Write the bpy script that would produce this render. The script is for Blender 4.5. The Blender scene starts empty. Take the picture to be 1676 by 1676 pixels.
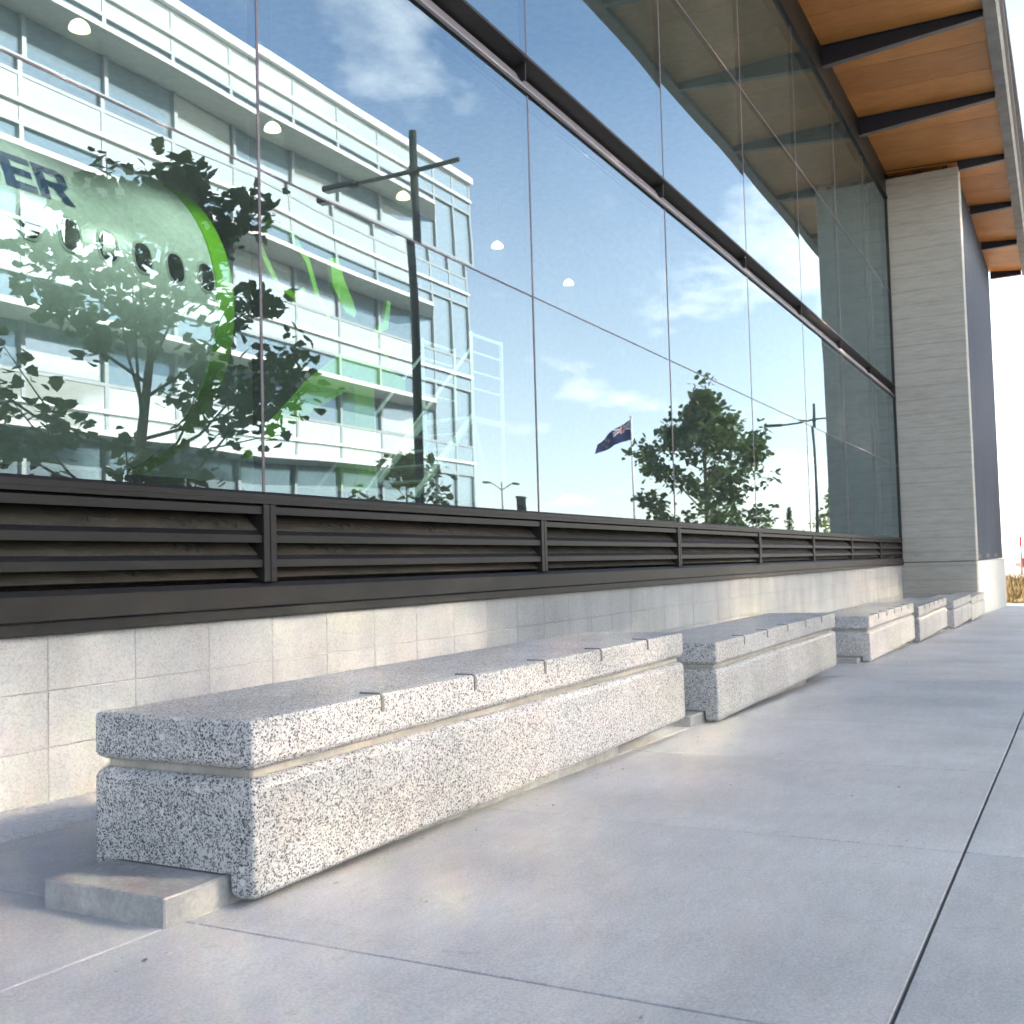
import bpy, bmesh, math, random
from mathutils import Vector, Matrix, noise as mnoise

random.seed(7)
rad = math.radians
scene = bpy.context.scene
col = scene.collection

# ------------------------------------------------------------------ camera, sky, sun, exposure
YAW, PITCH, ROLL = rad(27.77), rad(2.87), rad(-1.53)
fw = Vector((math.cos(YAW)*math.cos(PITCH), math.sin(YAW)*math.cos(PITCH), math.sin(PITCH)))
rt = Vector((math.sin(YAW), -math.cos(YAW), 0)); up = rt.cross(fw)
r2 = rt*math.cos(ROLL) + up*math.sin(ROLL); u2 = -rt*math.sin(ROLL) + up*math.cos(ROLL)
camd = bpy.data.cameras.new('camera'); cam = bpy.data.objects.new('camera', camd); col.objects.link(cam)
M = Matrix((r2, u2, -fw)).transposed().to_4x4(); M.translation = Vector((0, 0, 0.8)); cam.matrix_world = M
camd.sensor_width = 36; camd.lens = 36*1758/1676; camd.clip_start = 0.05; camd.clip_end = 6000
camd.dof.use_dof = True; camd.dof.focus_distance = 3.6; camd.dof.aperture_fstop = 9
scene.camera = cam

SUN_AZ, SUN_EL = rad(72.0), rad(25.2)         # behind the hall: it lights the block across the street, which throws light back
sdir = Vector((math.cos(SUN_AZ)*math.cos(SUN_EL), math.sin(SUN_AZ)*math.cos(SUN_EL), math.sin(SUN_EL)))
world = bpy.data.worlds.new('World'); scene.world = world; world.use_nodes = True
wn, wl = world.node_tree.nodes, world.node_tree.links
wn.clear()
wo = wn.new('ShaderNodeOutputWorld'); bg = wn.new('ShaderNodeBackground'); bg.inputs[1].default_value = 0.15
sky = wn.new('ShaderNodeTexSky'); sky.sky_type = 'NISHITA'; sky.sun_disc = False
sky.sun_elevation = SUN_EL; sky.sun_rotation = math.pi/2 - SUN_AZ
sky.air_density = 1.1; sky.dust_density = 0.4; sky.ozone_density = 3.6
tc = wn.new('ShaderNodeTexCoord'); sp = wn.new('ShaderNodeSeparateXYZ'); wl.new(tc.outputs['Generated'], sp.inputs[0])
def wm(op, a, b=None, c=None):
    n = wn.new('ShaderNodeMath'); n.operation = op
    for i, v in enumerate((a, b, c)):
        if v is None: continue
        if isinstance(v, (int, float)): n.inputs[i].default_value = v
        else: wl.new(v, n.inputs[i])
    return n.outputs[0]
zc = wm('MAXIMUM', sp.outputs[2], 0.0); dz = wm('ADD', zc, 0.16)
cb = wn.new('ShaderNodeCombineXYZ'); wl.new(wm('DIVIDE', sp.outputs[0], dz), cb.inputs[0]); wl.new(wm('DIVIDE', sp.outputs[1], dz), cb.inputs[1])
cb.inputs[2].default_value = 9.3
nz = wn.new('ShaderNodeTexNoise'); nz.inputs['Scale'].default_value = 1.5; nz.inputs['Detail'].default_value = 8; nz.inputs['Roughness'].default_value = 0.58
wl.new(cb.outputs[0], nz.inputs['Vector'])
mr = wn.new('ShaderNodeMapRange'); mr.inputs[1].default_value = 0.57; mr.inputs[2].default_value = 0.76; mr.inputs[3].default_value = 0; mr.inputs[4].default_value = 0.8
wl.new(nz.outputs[0], mr.inputs[0])
hz = wn.new('ShaderNodeMapRange'); hz.inputs[1].default_value = 0.0; hz.inputs[2].default_value = 0.44; hz.inputs[3].default_value = 0.42; hz.inputs[4].default_value = 0.0
wl.new(zc, hz.inputs[0])
cm = wn.new('ShaderNodeMix'); cm.data_type = 'RGBA'
wl.new(wm('MINIMUM', wm('ADD', mr.outputs[0], hz.outputs[0]), 0.95), cm.inputs[0]); wl.new(sky.outputs[0], cm.inputs[6]); cm.inputs[7].default_value = (8.6, 8.9, 9.4, 1)
wl.new(cm.outputs[2], bg.inputs[0]); wl.new(bg.outputs[0], wo.inputs[0])

sl = bpy.data.lights.new('sun', 'SUN'); sl.energy = 5.0; sl.angle = rad(0.6); sl.color = (1.0, 0.935, 0.86)
so = bpy.data.objects.new('sun', sl); col.objects.link(so)
so.rotation_euler = (-sdir).to_track_quat('-Z', 'Y').to_euler(); so.location = (40, 40, 30)

vs = scene.view_settings; vs.view_transform = 'Standard'; vs.look = 'None'; vs.gamma = 1; vs.use_curve_mapping = False
vs.exposure = 1.98
vs.use_white_balance = True; vs.white_balance_temperature = 7850; vs.white_balance_tint = 16     # camera set for open shade
cy = scene.cycles; cy.use_denoising = True; cy.max_bounces = 10; cy.transparent_max_bounces = 16; cy.glossy_bounces = 6; cy.diffuse_bounces = 5
cy.blur_glossy = 0.0; cy.sample_clamp_indirect = 0; cy.caustics_reflective = True; cy.caustics_refractive = False

# ------------------------------------------------------------------ materials
def newmat(name):
    m = bpy.data.materials.new(name); m.use_nodes = True; nt = m.node_tree
    return m, nt.nodes, nt.links, nt.nodes['Principled BSDF']
def ramp(N, stops, interp='LINEAR'):
    r = N.new('ShaderNodeValToRGB'); r.color_ramp.interpolation = interp
    e = r.color_ramp.elements
    while len(e) < len(stops): e.new(0.5)
    for i, (p, c) in enumerate(stops): e[i].position = p; e[i].color = (*c, 1)
    return r
def tex(N, L, kind, scale, vec, **kw):
    t = N.new(kind); t.inputs['Scale'].default_value = scale
    for k, v in kw.items():
        if k in t.inputs: t.inputs[k].default_value = v
        else: setattr(t, k, v)
    L.new(vec, t.inputs['Vector']); return t
def objvec(N, L, scale=(1, 1, 1), world_space=True):
    mp = N.new('ShaderNodeMapping'); mp.inputs['Scale'].default_value = scale
    if world_space:
        g = N.new('ShaderNodeNewGeometry'); L.new(g.outputs['Position'], mp.inputs['Vector'])
    else:
        g = N.new('ShaderNodeTexCoord'); L.new(g.outputs['Object'], mp.inputs['Vector'])
    return mp.outputs[0]
def mixc(N, L, fac, a, b, mode='MIX'):
    m = N.new('ShaderNodeMix'); m.data_type = 'RGBA'; m.blend_type = mode
    for s, v in ((0, fac), (6, a), (7, b)):
        if isinstance(v, (int, float)): m.inputs[s].default_value = v
        elif isinstance(v, tuple): m.inputs[s].default_value = (*v, 1)
        else: L.new(v, m.inputs[s])
    return m.outputs[2]
def bump(N, L, P, h, strength=0.3, dist=0.01):
    b = N.new('ShaderNodeBump'); b.inputs['Strength'].default_value = strength; b.inputs['Distance'].default_value = dist
    L.new(h, b.inputs['Height']); L.new(b.outputs[0], P.inputs['Normal'])

def mottled(name, c1, c2, scale=3, rough=0.7, spec=0.4, fine=60, fine_amt=0.25, bmp=0.15, stretch=(1, 1, 1), metallic=0, piece_var=0.0):
    m, N, L, P = newmat(name)
    v = objvec(N, L, stretch)
    n1 = tex(N, L, 'ShaderNodeTexNoise', scale, v, Detail=6, Roughness=0.6)
    n2 = tex(N, L, 'ShaderNodeTexNoise', fine, v, Detail=3, Roughness=0.6)
    r = ramp(N, [(0.32, c1), (0.68, c2)]); L.new(n1.outputs[0], r.inputs[0])
    c = mixc(N, L, fine_amt, r.outputs[0], n2.outputs[0], 'OVERLAY')
    if piece_var:
        oi = N.new('ShaderNodeObjectInfo'); mr_ = N.new('ShaderNodeMapRange'); mr_.inputs[3].default_value = 1-piece_var; mr_.inputs[4].default_value = 1+piece_var*0.6
        L.new(oi.outputs['Random'], mr_.inputs[0])
        h = N.new('ShaderNodeHueSaturation'); L.new(mr_.outputs[0], h.inputs['Value']); L.new(c, h.inputs['Color']); c = h.outputs[0]
    L.new(c, P.inputs['Base Color']); P.inputs['Roughness'].default_value = rough; P.inputs['Specular IOR Level'].default_value = spec
    P.inputs['Metallic'].default_value = metallic
    if bmp: bump(N, L, P, n2.outputs[0], bmp, 0.004)
    return m
def plain(name, c, rough=0.5, metallic=0.0, spec=0.5, emit=None, es=0):
    m, N, L, P = newmat(name)
    v = objvec(N, L); n = tex(N, L, 'ShaderNodeTexNoise', 9, v, Detail=4)
    r = ramp(N, [(0.3, tuple(x*0.88 for x in c)), (0.7, tuple(min(1, x*1.08) for x in c))]); L.new(n.outputs[0], r.inputs[0])
    L.new(r.outputs[0], P.inputs['Base Color'])
    P.inputs['Roughness'].default_value = rough; P.inputs['Metallic'].default_value = metallic; P.inputs['Specular IOR Level'].default_value = spec
    if emit: P.inputs['Emission Color'].default_value = (*emit, 1); P.inputs['Emission Strength'].default_value = es
    return m

MAT = {}
def build_materials():
    # terrazzo bench: white matrix with black and grey stone chips
    m, N, L, P = newmat('terrazzo')
    v = objvec(N, L)
    w = tex(N, L, 'ShaderNodeTexNoise', 70, v, Detail=2)
    vv = N.new('ShaderNodeVectorMath'); vv.operation = 'ADD'; sc = N.new('ShaderNodeVectorMath'); sc.operation = 'SCALE'; sc.inputs['Scale'].default_value = 0.006
    L.new(w.outputs['Color'], sc.inputs[0]); L.new(v, vv.inputs[0]); L.new(sc.outputs[0], vv.inputs[1])
    v1 = tex(N, L, 'ShaderNodeTexVoronoi', 235, vv.outputs[0]); v1.feature = 'F1'
    s1 = N.new('ShaderNodeSeparateColor'); L.new(v1.outputs['Color'], s1.inputs[0])
    r1 = ramp(N, [(0.0, (0.10, 0.105, 0.115)), (0.20, (0.22, 0.225, 0.235)), (0.36, (0.42, 0.42, 0.415)), (0.56, (0.55, 0.545, 0.53)), (0.86, (0.68, 0.675, 0.655))], 'CONSTANT')
    L.new(s1.outputs[0], r1.inputs[0])
    edge = ramp(N, [(0.55, (0, 0, 0)), (0.72, (1, 1, 1))]); mul = N.new('ShaderNodeMath'); mul.operation = 'MULTIPLY'; mul.inputs[1].default_value = 1.0
    L.new(v1.outputs['Distance'], mul.inputs[0]); L.new(mul.outputs[0], edge.inputs[0])
    c = mixc(N, L, edge.outputs[0], r1.outputs[0], (0.56, 0.555, 0.54))
    v2 = tex(N, L, 'ShaderNodeTexVoronoi', 44, vv.outputs[0]); s2 = N.new('ShaderNodeSeparateColor'); L.new(v2.outputs['Color'], s2.inputs[0])
    big = N.new('ShaderNodeMath'); big.operation = 'GREATER_THAN'; big.inputs[1].default_value = 0.94; L.new(s2.outputs[1], big.inputs[0])
    nearc = N.new('ShaderNodeMath'); nearc.operation = 'LESS_THAN'; nearc.inputs[1].default_value = 0.36; L.new(v2.outputs['Distance'], nearc.inputs[0])
    bm_ = N.new('ShaderNodeMath'); bm_.operation = 'MULTIPLY'; L.new(big.outputs[0], bm_.inputs[0]); L.new(nearc.outputs[0], bm_.inputs[1])
    c = mixc(N, L, bm_.outputs[0], c, (0.70, 0.70, 0.695))
    # a scatter of larger dark and mid-grey stones
    v3 = tex(N, L, 'ShaderNodeTexVoronoi', 112, vv.outputs[0]); s3 = N.new('ShaderNodeSeparateColor'); L.new(v3.outputs['Color'], s3.inputs[0])
    k1 = N.new('ShaderNodeMath'); k1.operation = 'LESS_THAN'; k1.inputs[1].default_value = 0.30; L.new(s3.outputs[2], k1.inputs[0])
    k2 = N.new('ShaderNodeMath'); k2.operation = 'LESS_THAN'; k2.inputs[1].default_value = 0.40; L.new(v3.outputs['Distance'], k2.inputs[0])
    k3 = N.new('ShaderNodeMath'); k3.operation = 'MULTIPLY'; L.new(k1.outputs[0], k3.inputs[0]); L.new(k2.outputs[0], k3.inputs[1])
    rk = ramp(N, [(0.0, (0.07, 0.075, 0.085)), (0.45, (0.20, 0.205, 0.215)), (0.75, (0.36, 0.355, 0.345))], 'CONSTANT'); L.new(s3.outputs[0], rk.inputs[0])
    c = mixc(N, L, k3.outputs[0], c, rk.outputs[0])
    # smoother cement-rich patches
    n3 = tex(N, L, 'ShaderNodeTexNoise', 9, v, Detail=3); r3 = ramp(N, [(0.60, (0, 0, 0)), (0.70, (0.75, 0.75, 0.75))]); L.new(n3.outputs[0], r3.inputs[0])
    c = mixc(N, L, r3.outputs[0], c, mixc(N, L, 0.5, c, (0.58, 0.57, 0.53)))
    n4 = tex(N, L, 'ShaderNodeTexNoise', 2.2, v, Detail=4); r4 = ramp(N, [(0.3, (0.78, 0.77, 0.75)), (0.62, (1, 1, 1))]); L.new(n4.outputs[0], r4.inputs[0])
    c = mixc(N, L, 1.0, c, r4.outputs[0], 'MULTIPLY'); c = mixc(N, L, 1.0, c, (0.86, 0.865, 0.87), 'MULTIPLY')
    L.new(c, P.inputs['Base Color']); P.inputs['Roughness'].default_value = 0.55; P.inputs['Specular IOR Level'].default_value = 0.35
    bump(N, L, P, s1.outputs[0], 0.18, 0.003)
    MAT['terrazzo'] = m
    # pavement slabs
    m, N, L, P = newmat('pavement_concrete')
    v = objvec(N, L)
    n1 = tex(N, L, 'ShaderNodeTexNoise', 1.1, v, Detail=7, Roughness=0.62)
    r = ramp(N, [(0.28, (0.43, 0.425, 0.42)), (0.55, (0.50, 0.495, 0.485)), (0.75, (0.545, 0.54, 0.525))]); L.new(n1.outputs[0], r.inputs[0])
    v2 = objvec(N, L, (1, 6, 1)); n2 = tex(N, L, 'ShaderNodeTexNoise', 5, v2, Detail=5)
    c = mixc(N, L, 0.12, r.outputs[0], n2.outputs[0], 'OVERLAY')
    n3 = tex(N, L, 'ShaderNodeTexNoise', 160, v, Detail=2); c = mixc(N, L, 0.42, c, n3.outputs[0], 'OVERLAY')
    n4 = tex(N, L, 'ShaderNodeTexNoise', 14, v, Detail=3); r4 = ramp(N, [(0.66, (1, 1, 1)), (0.76, (0.84, 0.83, 0.82))]); L.new(n4.outputs[0], r4.inputs[0])
    c = mixc(N, L, 0.8, c, r4.outputs[0], 'MULTIPLY')
    vg = tex(N, L, 'ShaderNodeTexVoronoi', 3.2, v); sg = N.new('ShaderNodeSeparateColor'); L.new(vg.outputs['Color'], sg.inputs[0])
    g1 = N.new('ShaderNodeMath'); g1.operation = 'LESS_THAN'; g1.inputs[1].default_value = 0.042; L.new(vg.outputs['Distance'], g1.inputs[0])
    g2 = N.new('ShaderNodeMath'); g2.operation = 'GREATER_THAN'; g2.inputs[1].default_value = 0.62; L.new(sg.outputs[0], g2.inputs[0])
    g3 = N.new('ShaderNodeMath'); g3.operation = 'MULTIPLY'; L.new(g1.outputs[0], g3.inputs[0]); L.new(g2.outputs[0], g3.inputs[1])
    g4 = N.new('ShaderNodeMath'); g4.operation = 'MULTIPLY'; g4.inputs[1].default_value = 0.3; L.new(g3.outputs[0], g4.inputs[0])
    c = mixc(N, L, g4.outputs[0], c, (0.22, 0.215, 0.21))
    n6 = tex(N, L, 'ShaderNodeTexNoise', 0.55, v, Detail=9, Roughness=0.7); r6 = ramp(N, [(0.36, (0.86, 0.855, 0.85)), (0.60, (1, 1, 1))]); L.new(n6.outputs[0], r6.inputs[0])
    c = mixc(N, L, 1.0, c, r6.outputs[0], 'MULTIPLY')
    oi = N.new('ShaderNodeObjectInfo'); mr_ = N.new('ShaderNodeMapRange'); mr_.inputs[3].default_value = 0.94; mr_.inputs[4].default_value = 1.04; L.new(oi.outputs['Random'], mr_.inputs[0])
    h = N.new('ShaderNodeHueSaturation'); L.new(mr_.outputs[0], h.inputs['Value']); L.new(c, h.inputs['Color'])
    L.new(h.outputs[0], P.inputs['Base Color']); P.inputs['Roughness'].default_value = 0.62; P.inputs['Specular IOR Level'].default_value = 0.35
    bump(N, L, P, n3.outputs[0], 0.12, 0.002)
    MAT['pave'] = m
    # honed pale masonry block
    m, N, L, P = newmat('honed_block')
    v = objvec(N, L)
    vo = tex(N, L, 'ShaderNodeTexVoronoi', 150, v); s = N.new('ShaderNodeSeparateColor'); L.new(vo.outputs['Color'], s.inputs[0])
    r = ramp(N, [(0.0, (0.285, 0.292, 0.292)), (0.25, (0.335, 0.343, 0.343)), (0.9, (0.385, 0.393, 0.392))]); L.new(s.outputs[0], r.inputs[0])
    n = tex(N, L, 'ShaderNodeTexNoise', 3, objvec(N, L, (1.4, 1, 0.5)), Detail=6); c = mixc(N, L, 0.30, r.outputs[0], n.outputs[0], 'OVERLAY')
    oi = N.new('ShaderNodeObjectInfo'); mr_ = N.new('ShaderNodeMapRange'); mr_.inputs[3].default_value = 0.95; mr_.inputs[4].default_value = 1.03; L.new(oi.outputs['Random'], mr_.inputs[0])
    h = N.new('ShaderNodeHueSaturation'); L.new(mr_.outputs[0], h.inputs['Value']); L.new(c, h.inputs['Color'])
    L.new(h.outputs[0], P.inputs['Base Color']); P.inputs['Roughness'].default_value = 0.7; P.inputs['Specular IOR Level'].default_value = 0.3
    bump(N, L, P, s.outputs[0], 0.1, 0.002)
    MAT['block'] = m
    # board-marked column concrete
    m, N, L, P = newmat('board_concrete')
    v = objvec(N, L, (1, 1.2, 9)); n1 = tex(N, L, 'ShaderNodeTexNoise', 2.2, v, Detail=7, Roughness=0.65)
    r = ramp(N, [(0.25, (0.34, 0.325, 0.295)), (0.5, (0.42, 0.405, 0.37)), (0.75, (0.48, 0.465, 0.425))]); L.new(n1.outputs[0], r.inputs[0])
    wv = N.new('ShaderNodeTexWave'); wv.bands_direction = 'Z'; wv.inputs['Scale'].default_value = 1.1; wv.inputs['Distortion'].default_value = 0.3; L.new(objvec(N, L), wv.inputs['Vector'])
    rr = ramp(N, [(0.0, (0.86, 0.86, 0.86)), (0.06, (1, 1, 1))]); L.new(wv.outputs[0], rr.inputs[0])
    c = mixc(N, L, 1.0, r.outputs[0], rr.outputs[0], 'MULTIPLY')
    n2 = tex(N, L, 'ShaderNodeTexNoise', 40, objvec(N, L, (1, 1, 3)), Detail=3); c = mixc(N, L, 0.25, c, n2.outputs[0], 'OVERLAY')
    L.new(c, P.inputs['Base Color']); P.inputs['Roughness'].default_value = 0.8; P.inputs['Specular IOR Level'].default_value = 0.25
    bump(N, L, P, n1.outputs[0], 0.3, 0.01)
    MAT['boardcon'] = m
    # solar glass: fresnel mirror over tinted see-through
    m, N, L, P = newmat('facade_glass')
    out = N['Material Output']; N.remove(P)
    fr = N.new('ShaderNodeFresnel'); fr.inputs[0].default_value = 3.5
    gl = N.new('ShaderNodeBsdfGlossy'); gl.inputs['Roughness'].default_value = 0.0; gl.inputs['Color'].default_value = (0.70, 0.90, 1.0, 1)
    tr = N.new('ShaderNodeBsdfTransparent'); tr.inputs['Color'].default_value = (0.48, 0.82, 0.74, 1)
    mx = N.new('ShaderNodeMixShader'); L.new(fr.outputs[0], mx.inputs[0]); L.new(tr.outputs[0], mx.inputs[1]); L.new(gl.outputs[0], mx.inputs[2])
    # painted haze: pale diffuse film lifts the dark reflections, noise breaks it into smears
    v = objvec(N, L, (1, 1, 0.35)); n = tex(N, L, 'ShaderNodeTexNoise', 1.6, v, Detail=7, Roughness=0.65)
    mr_ = N.new('ShaderNodeMapRange'); mr_.inputs[1].default_value = 0.3; mr_.inputs[2].default_value = 0.75; mr_.inputs[3].default_value = 0.022; mr_.inputs[4].default_value = 0.052; L.new(n.outputs[0], mr_.inputs[0])
    df = N.new('ShaderNodeBsdfDiffuse'); df.inputs['Color'].default_value = (0.72, 0.80, 0.78, 1)
    mx2 = N.new('ShaderNodeMixShader'); L.new(mr_.outputs[0], mx2.inputs[0]); L.new(mx.outputs[0], mx2.inputs[1]); L.new(df.outputs[0], mx2.inputs[2]); L.new(mx2.outputs[0], out.inputs[0])
    MAT['glass'] = m
    # plywood soffit
    m, N, L, P = newmat('soffit_plywood')
    n1 = tex(N, L, 'ShaderNodeTexNoise', 2.4, objvec(N, L, (20, 1.1, 1)), Detail=8, Roughness=0.6)
    r = ramp(N, [(0.25, (0.50, 0.165, 0.038)), (0.5, (0.68, 0.26, 0.068)), (0.8, (0.78, 0.33, 0.10))]); L.new(n1.outputs[0], r.inputs[0])
    n2 = tex(N, L, 'ShaderNodeTexNoise', 1.3, objvec(N, L), Detail=4); c = mixc(N, L, 0.35, r.outputs[0], n2.outputs[0], 'OVERLAY')
    oi = N.new('ShaderNodeObjectInfo'); mr_ = N.new('ShaderNodeMapRange'); mr_.inputs[3].default_value = 0.86; mr_.inputs[4].default_value = 1.08; L.new(oi.outputs['Random'], mr_.inputs[0])
    h = N.new('ShaderNodeHueSaturation'); L.new(mr_.outputs[0], h.inputs['Value']); L.new(c, h.inputs['Color'])
    L.new(h.outputs[0], P.inputs['Base Color']); P.inputs['Roughness'].default_value = 0.45
    MAT['ply'] = m
    MAT['dark_al'] = mottled('bronze_aluminium', (0.008, 0.0075, 0.0078), (0.014, 0.013, 0.0135), 4, 0.48, 0.35, 40, 0.2, 0.03)
    MAT['louvre_back'] = mottled('dusty_louvre_blade', (0.034, 0.029, 0.023), (0.066, 0.057, 0.046), 5, 0.7, 0.3, 40, 0.3, 0.05, (1, 1, 3))
    MAT['black'] = plain('black_gasket_and_shade', (0.012, 0.012, 0.013), 0.6)
    MAT['joint_al'] = plain('mauve_joint', (0.17, 0.14, 0.155), 0.5, 0.2)
    MAT['steel'] = plain('navy_steel_paint', (0.020, 0.022, 0.034), 0.5)
    MAT['channel'] = plain('channel_grey', (0.30, 0.27, 0.285), 0.4, 0.3)
    MAT['flange'] = plain('grey_flange_paint', (0.16, 0.15, 0.155), 0.5)
    MAT['fascia'] = mottled('weathered_fascia', (0.20, 0.19, 0.18), (0.30, 0.29, 0.28), 3, 0.6, 0.4, 30, 0.3, 0.05)
    MAT['mortar'] = mottled('block_joint', (0.29, 0.29, 0.28), (0.35, 0.35, 0.335), 8, 0.9, 0.2)
    MAT['cement'] = mottled('smooth_cement', (0.27, 0.255, 0.225), (0.36, 0.34, 0.30), 9, 0.8, 0.25)
    MAT['pad'] = mottled('pad_concrete', (0.25, 0.25, 0.245), (0.36, 0.36, 0.35), 12, 0.85, 0.25, 90, 0.35, 0.25)
    MAT['strip'] = mottled('pale_aggregate', (0.46, 0.455, 0.45), (0.62, 0.61, 0.60), 40, 0.85, 0.2, 140, 0.6, 0.4)
    MAT['jointfill'] = plain('joint_filler', (0.035, 0.035, 0.037), 0.9)
    MAT['stopper'] = plain('dull_steel', (0.17, 0.165, 0.16), 0.45, 0.6)
    MAT['bluewall'] = mottled('blue_grey_cladding', (0.036, 0.046, 0.068), (0.055, 0.07, 0.10), 2, 0.8, 0.12, 30, 0.15, 0.0, (6, 1, 0.3))
    MAT['plinth'] = mottled('pale_plinth', (0.50, 0.49, 0.47), (0.62, 0.61, 0.59), 4, 0.8, 0.25, 40, 0.25, 0.1, (5, 1, 0.6))
    MAT['white_panel'] = mottled('white_spandrel', (0.53, 0.58, 0.54), (0.61, 0.65, 0.61), 1.5, 0.4, 0.5, 20, 0.06, 0)
    # fritted glass spandrels: white body under a reflective coat that throws the sun back across the street
    m = MAT['white_panel']; N, L = m.node_tree.nodes, m.node_tree.links; P = N['Principled BSDF']
    g = N.new('ShaderNodeBsdfGlossy'); g.inputs['Roughness'].default_value = 0.075; g.inputs['Color'].default_value = (1.0, 0.99, 0.97, 1)
    ms = N.new('ShaderNodeMixShader'); ms.inputs[0].default_value = 0.42; L.new(P.outputs[0], ms.inputs[1]); L.new(g.outputs[0], ms.inputs[2]); L.new(ms.outputs[0], N['Material Output'].inputs[0])
    MAT['white_metal'] = plain('white_metal', (0.78, 0.79, 0.78), 0.4)
    MAT['grey_metal'] = plain('grey_mullion', (0.38, 0.42, 0.43), 0.45, 0.2)
    MAT['canopy'] = plain('pale_canopy', (0.46, 0.49, 0.46), 0.6)
    MAT['bwindow'] = plain('office_window', (0.30, 0.40, 0.45), 0.12, 0.45, 0.5)
    MAT['pale_glass'] = plain('pale_corner_glass', (0.40, 0.50, 0.56), 0.12, 0.35, 0.6)
    MAT['interior'] = plain('interior_grey', (0.42, 0.46, 0.47), 0.9)
    MAT['ifloor'] = plain('interior_floor', (0.20, 0.21, 0.21), 0.5)
    MAT['fuse'] = plain('fuselage_paint', (0.72, 0.76, 0.74), 0.3)
    MAT['green'] = plain('lime_green_paint', (0.17, 0.52, 0.03), 0.4)
    MAT['navy'] = plain('opening_shade_navy', (0.012, 0.02, 0.055), 0.5)
    MAT['letter'] = plain('blue_lettering', (0.015, 0.05, 0.16), 0.4)
    MAT['winglass'] = plain('cabin_window', (0.02, 0.024, 0.03), 0.2)
    MAT['winrim'] = plain('cabin_window_rim', (0.5, 0.53, 0.52), 0.4)
    MAT['pole'] = plain('dark_pole_paint', (0.022, 0.030, 0.030), 0.45, 0.1)
    MAT['bark'] = mottled('bark', (0.10, 0.085, 0.06), (0.18, 0.155, 0.12), 12, 0.9, 0.2, 50, 0.4, 0.4, (1, 1, 0.3))
    def leafmat(name, a, b):
        m, N, L, P = newmat(name)
        n = tex(N, L, 'ShaderNodeTexNoise', 5, objvec(N, L), Detail=4); r = ramp(N, [(0.3, a), (0.7, b)]); L.new(n.outputs[0], r.inputs[0])
        L.new(r.outputs[0], P.inputs['Base Color']); P.inputs['Roughness'].default_value = 0.5
        t = N.new('ShaderNodeBsdfTranslucent'); L.new(mixc(N, L, 0.5, r.outputs[0], (0.16, 0.24, 0.02)), t.inputs[0])
        ms = N.new('ShaderNodeMixShader'); ms.inputs[0].default_value = 0.32; L.new(P.outputs[0], ms.inputs[1]); L.new(t.outputs[0], ms.inputs[2]); L.new(ms.outputs[0], N['Material Output'].inputs[0])
        return m
    MAT['leaf'] = leafmat('plane_leaf', (0.045, 0.090, 0.038), (0.085, 0.145, 0.055))
    MAT['leafy'] = leafmat('yellow_green_leaf', (0.20, 0.24, 0.05), (0.36, 0.37, 0.11))
    MAT['needle'] = leafmat('conifer_needle', (0.03, 0.05, 0.025), (0.06, 0.085, 0.04))
    MAT['grass'] = mottled('dry_grass', (0.16, 0.13, 0.06), (0.34, 0.25, 0.13), 2.5, 0.95, 0.1, 30, 0.5, 0.3)
    MAT['ground'] = mottled('pale_sandy_ground', (0.40, 0.34, 0.27), (0.52, 0.45, 0.37), 0.4, 0.95, 0.1, 12, 0.3, 0.1)
    MAT['asphalt'] = mottled('asphalt', (0.045, 0.045, 0.047), (0.075, 0.074, 0.073), 2, 0.9, 0.3, 120, 0.4, 0.3)
    MAT['kerb'] = mottled('kerb_concrete', (0.32, 0.32, 0.31), (0.42, 0.41, 0.40), 5, 0.85, 0.25)
    MAT['red'] = plain('red_car_paint', (0.55, 0.02, 0.035), 0.22, 0.1, 0.6)
    MAT['carglass'] = plain('car_glass', (0.02, 0.025, 0.03), 0.05, 0, 0.8)
    MAT['tyre'] = plain('tyre_rubber', (0.02, 0.02, 0.02), 0.85)
    MAT['rim'] = plain('alloy_rim', (0.45, 0.45, 0.46), 0.35, 0.8)
    MAT['lampw'] = plain('lamp_lens', (0.8, 0.8, 0.75), 0.3, emit=(1, 0.95, 0.85), es=1.0)
    MAT['lampglow'] = plain('lit_lamp_cap', (0.9, 0.8, 0.6), 0.5, emit=(1.0, 0.80, 0.50), es=1.5)
    MAT['flagblue'] = plain('flag_blue', (0.012, 0.018, 0.12), 0.8)
    MAT['flagred'] = plain('flag_red', (0.55, 0.02, 0.04), 0.8)
    MAT['flagwhite'] = plain('flag_white', (0.75, 0.75, 0.75), 0.8)
    MAT['paleblue'] = plain('pale_stair_paint', (0.72, 0.82, 0.86), 0.4)
    MAT['redboard'] = plain('red_board', (0.5, 0.09, 0.06), 0.5)
    MAT['scratch'] = plain('scratched_tag', (0.010, 0.010, 0.010), 0.6)
    MAT['litter'] = mottled('leaf_litter', (0.12, 0.09, 0.07), (0.5, 0.46, 0.42), 30, 0.9, 0.2)
    m, N, L, P = newmat('bell_acrylic')
    out = N['Material Output']; P.inputs['Base Color'].default_value = (0.75, 0.85, 0.85, 1); P.inputs['Roughness'].default_value = 0.15
    t = N.new('ShaderNodeBsdfTransparent'); ms = N.new('ShaderNodeMixShader'); ms.inputs[0].default_value = 0.08
    L.new(t.outputs[0], ms.inputs[1]); L.new(P.outputs[0], ms.inputs[2]); L.new(ms.outputs[0], out.inputs[0])
    MAT['acrylic'] = m
build_materials()

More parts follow.
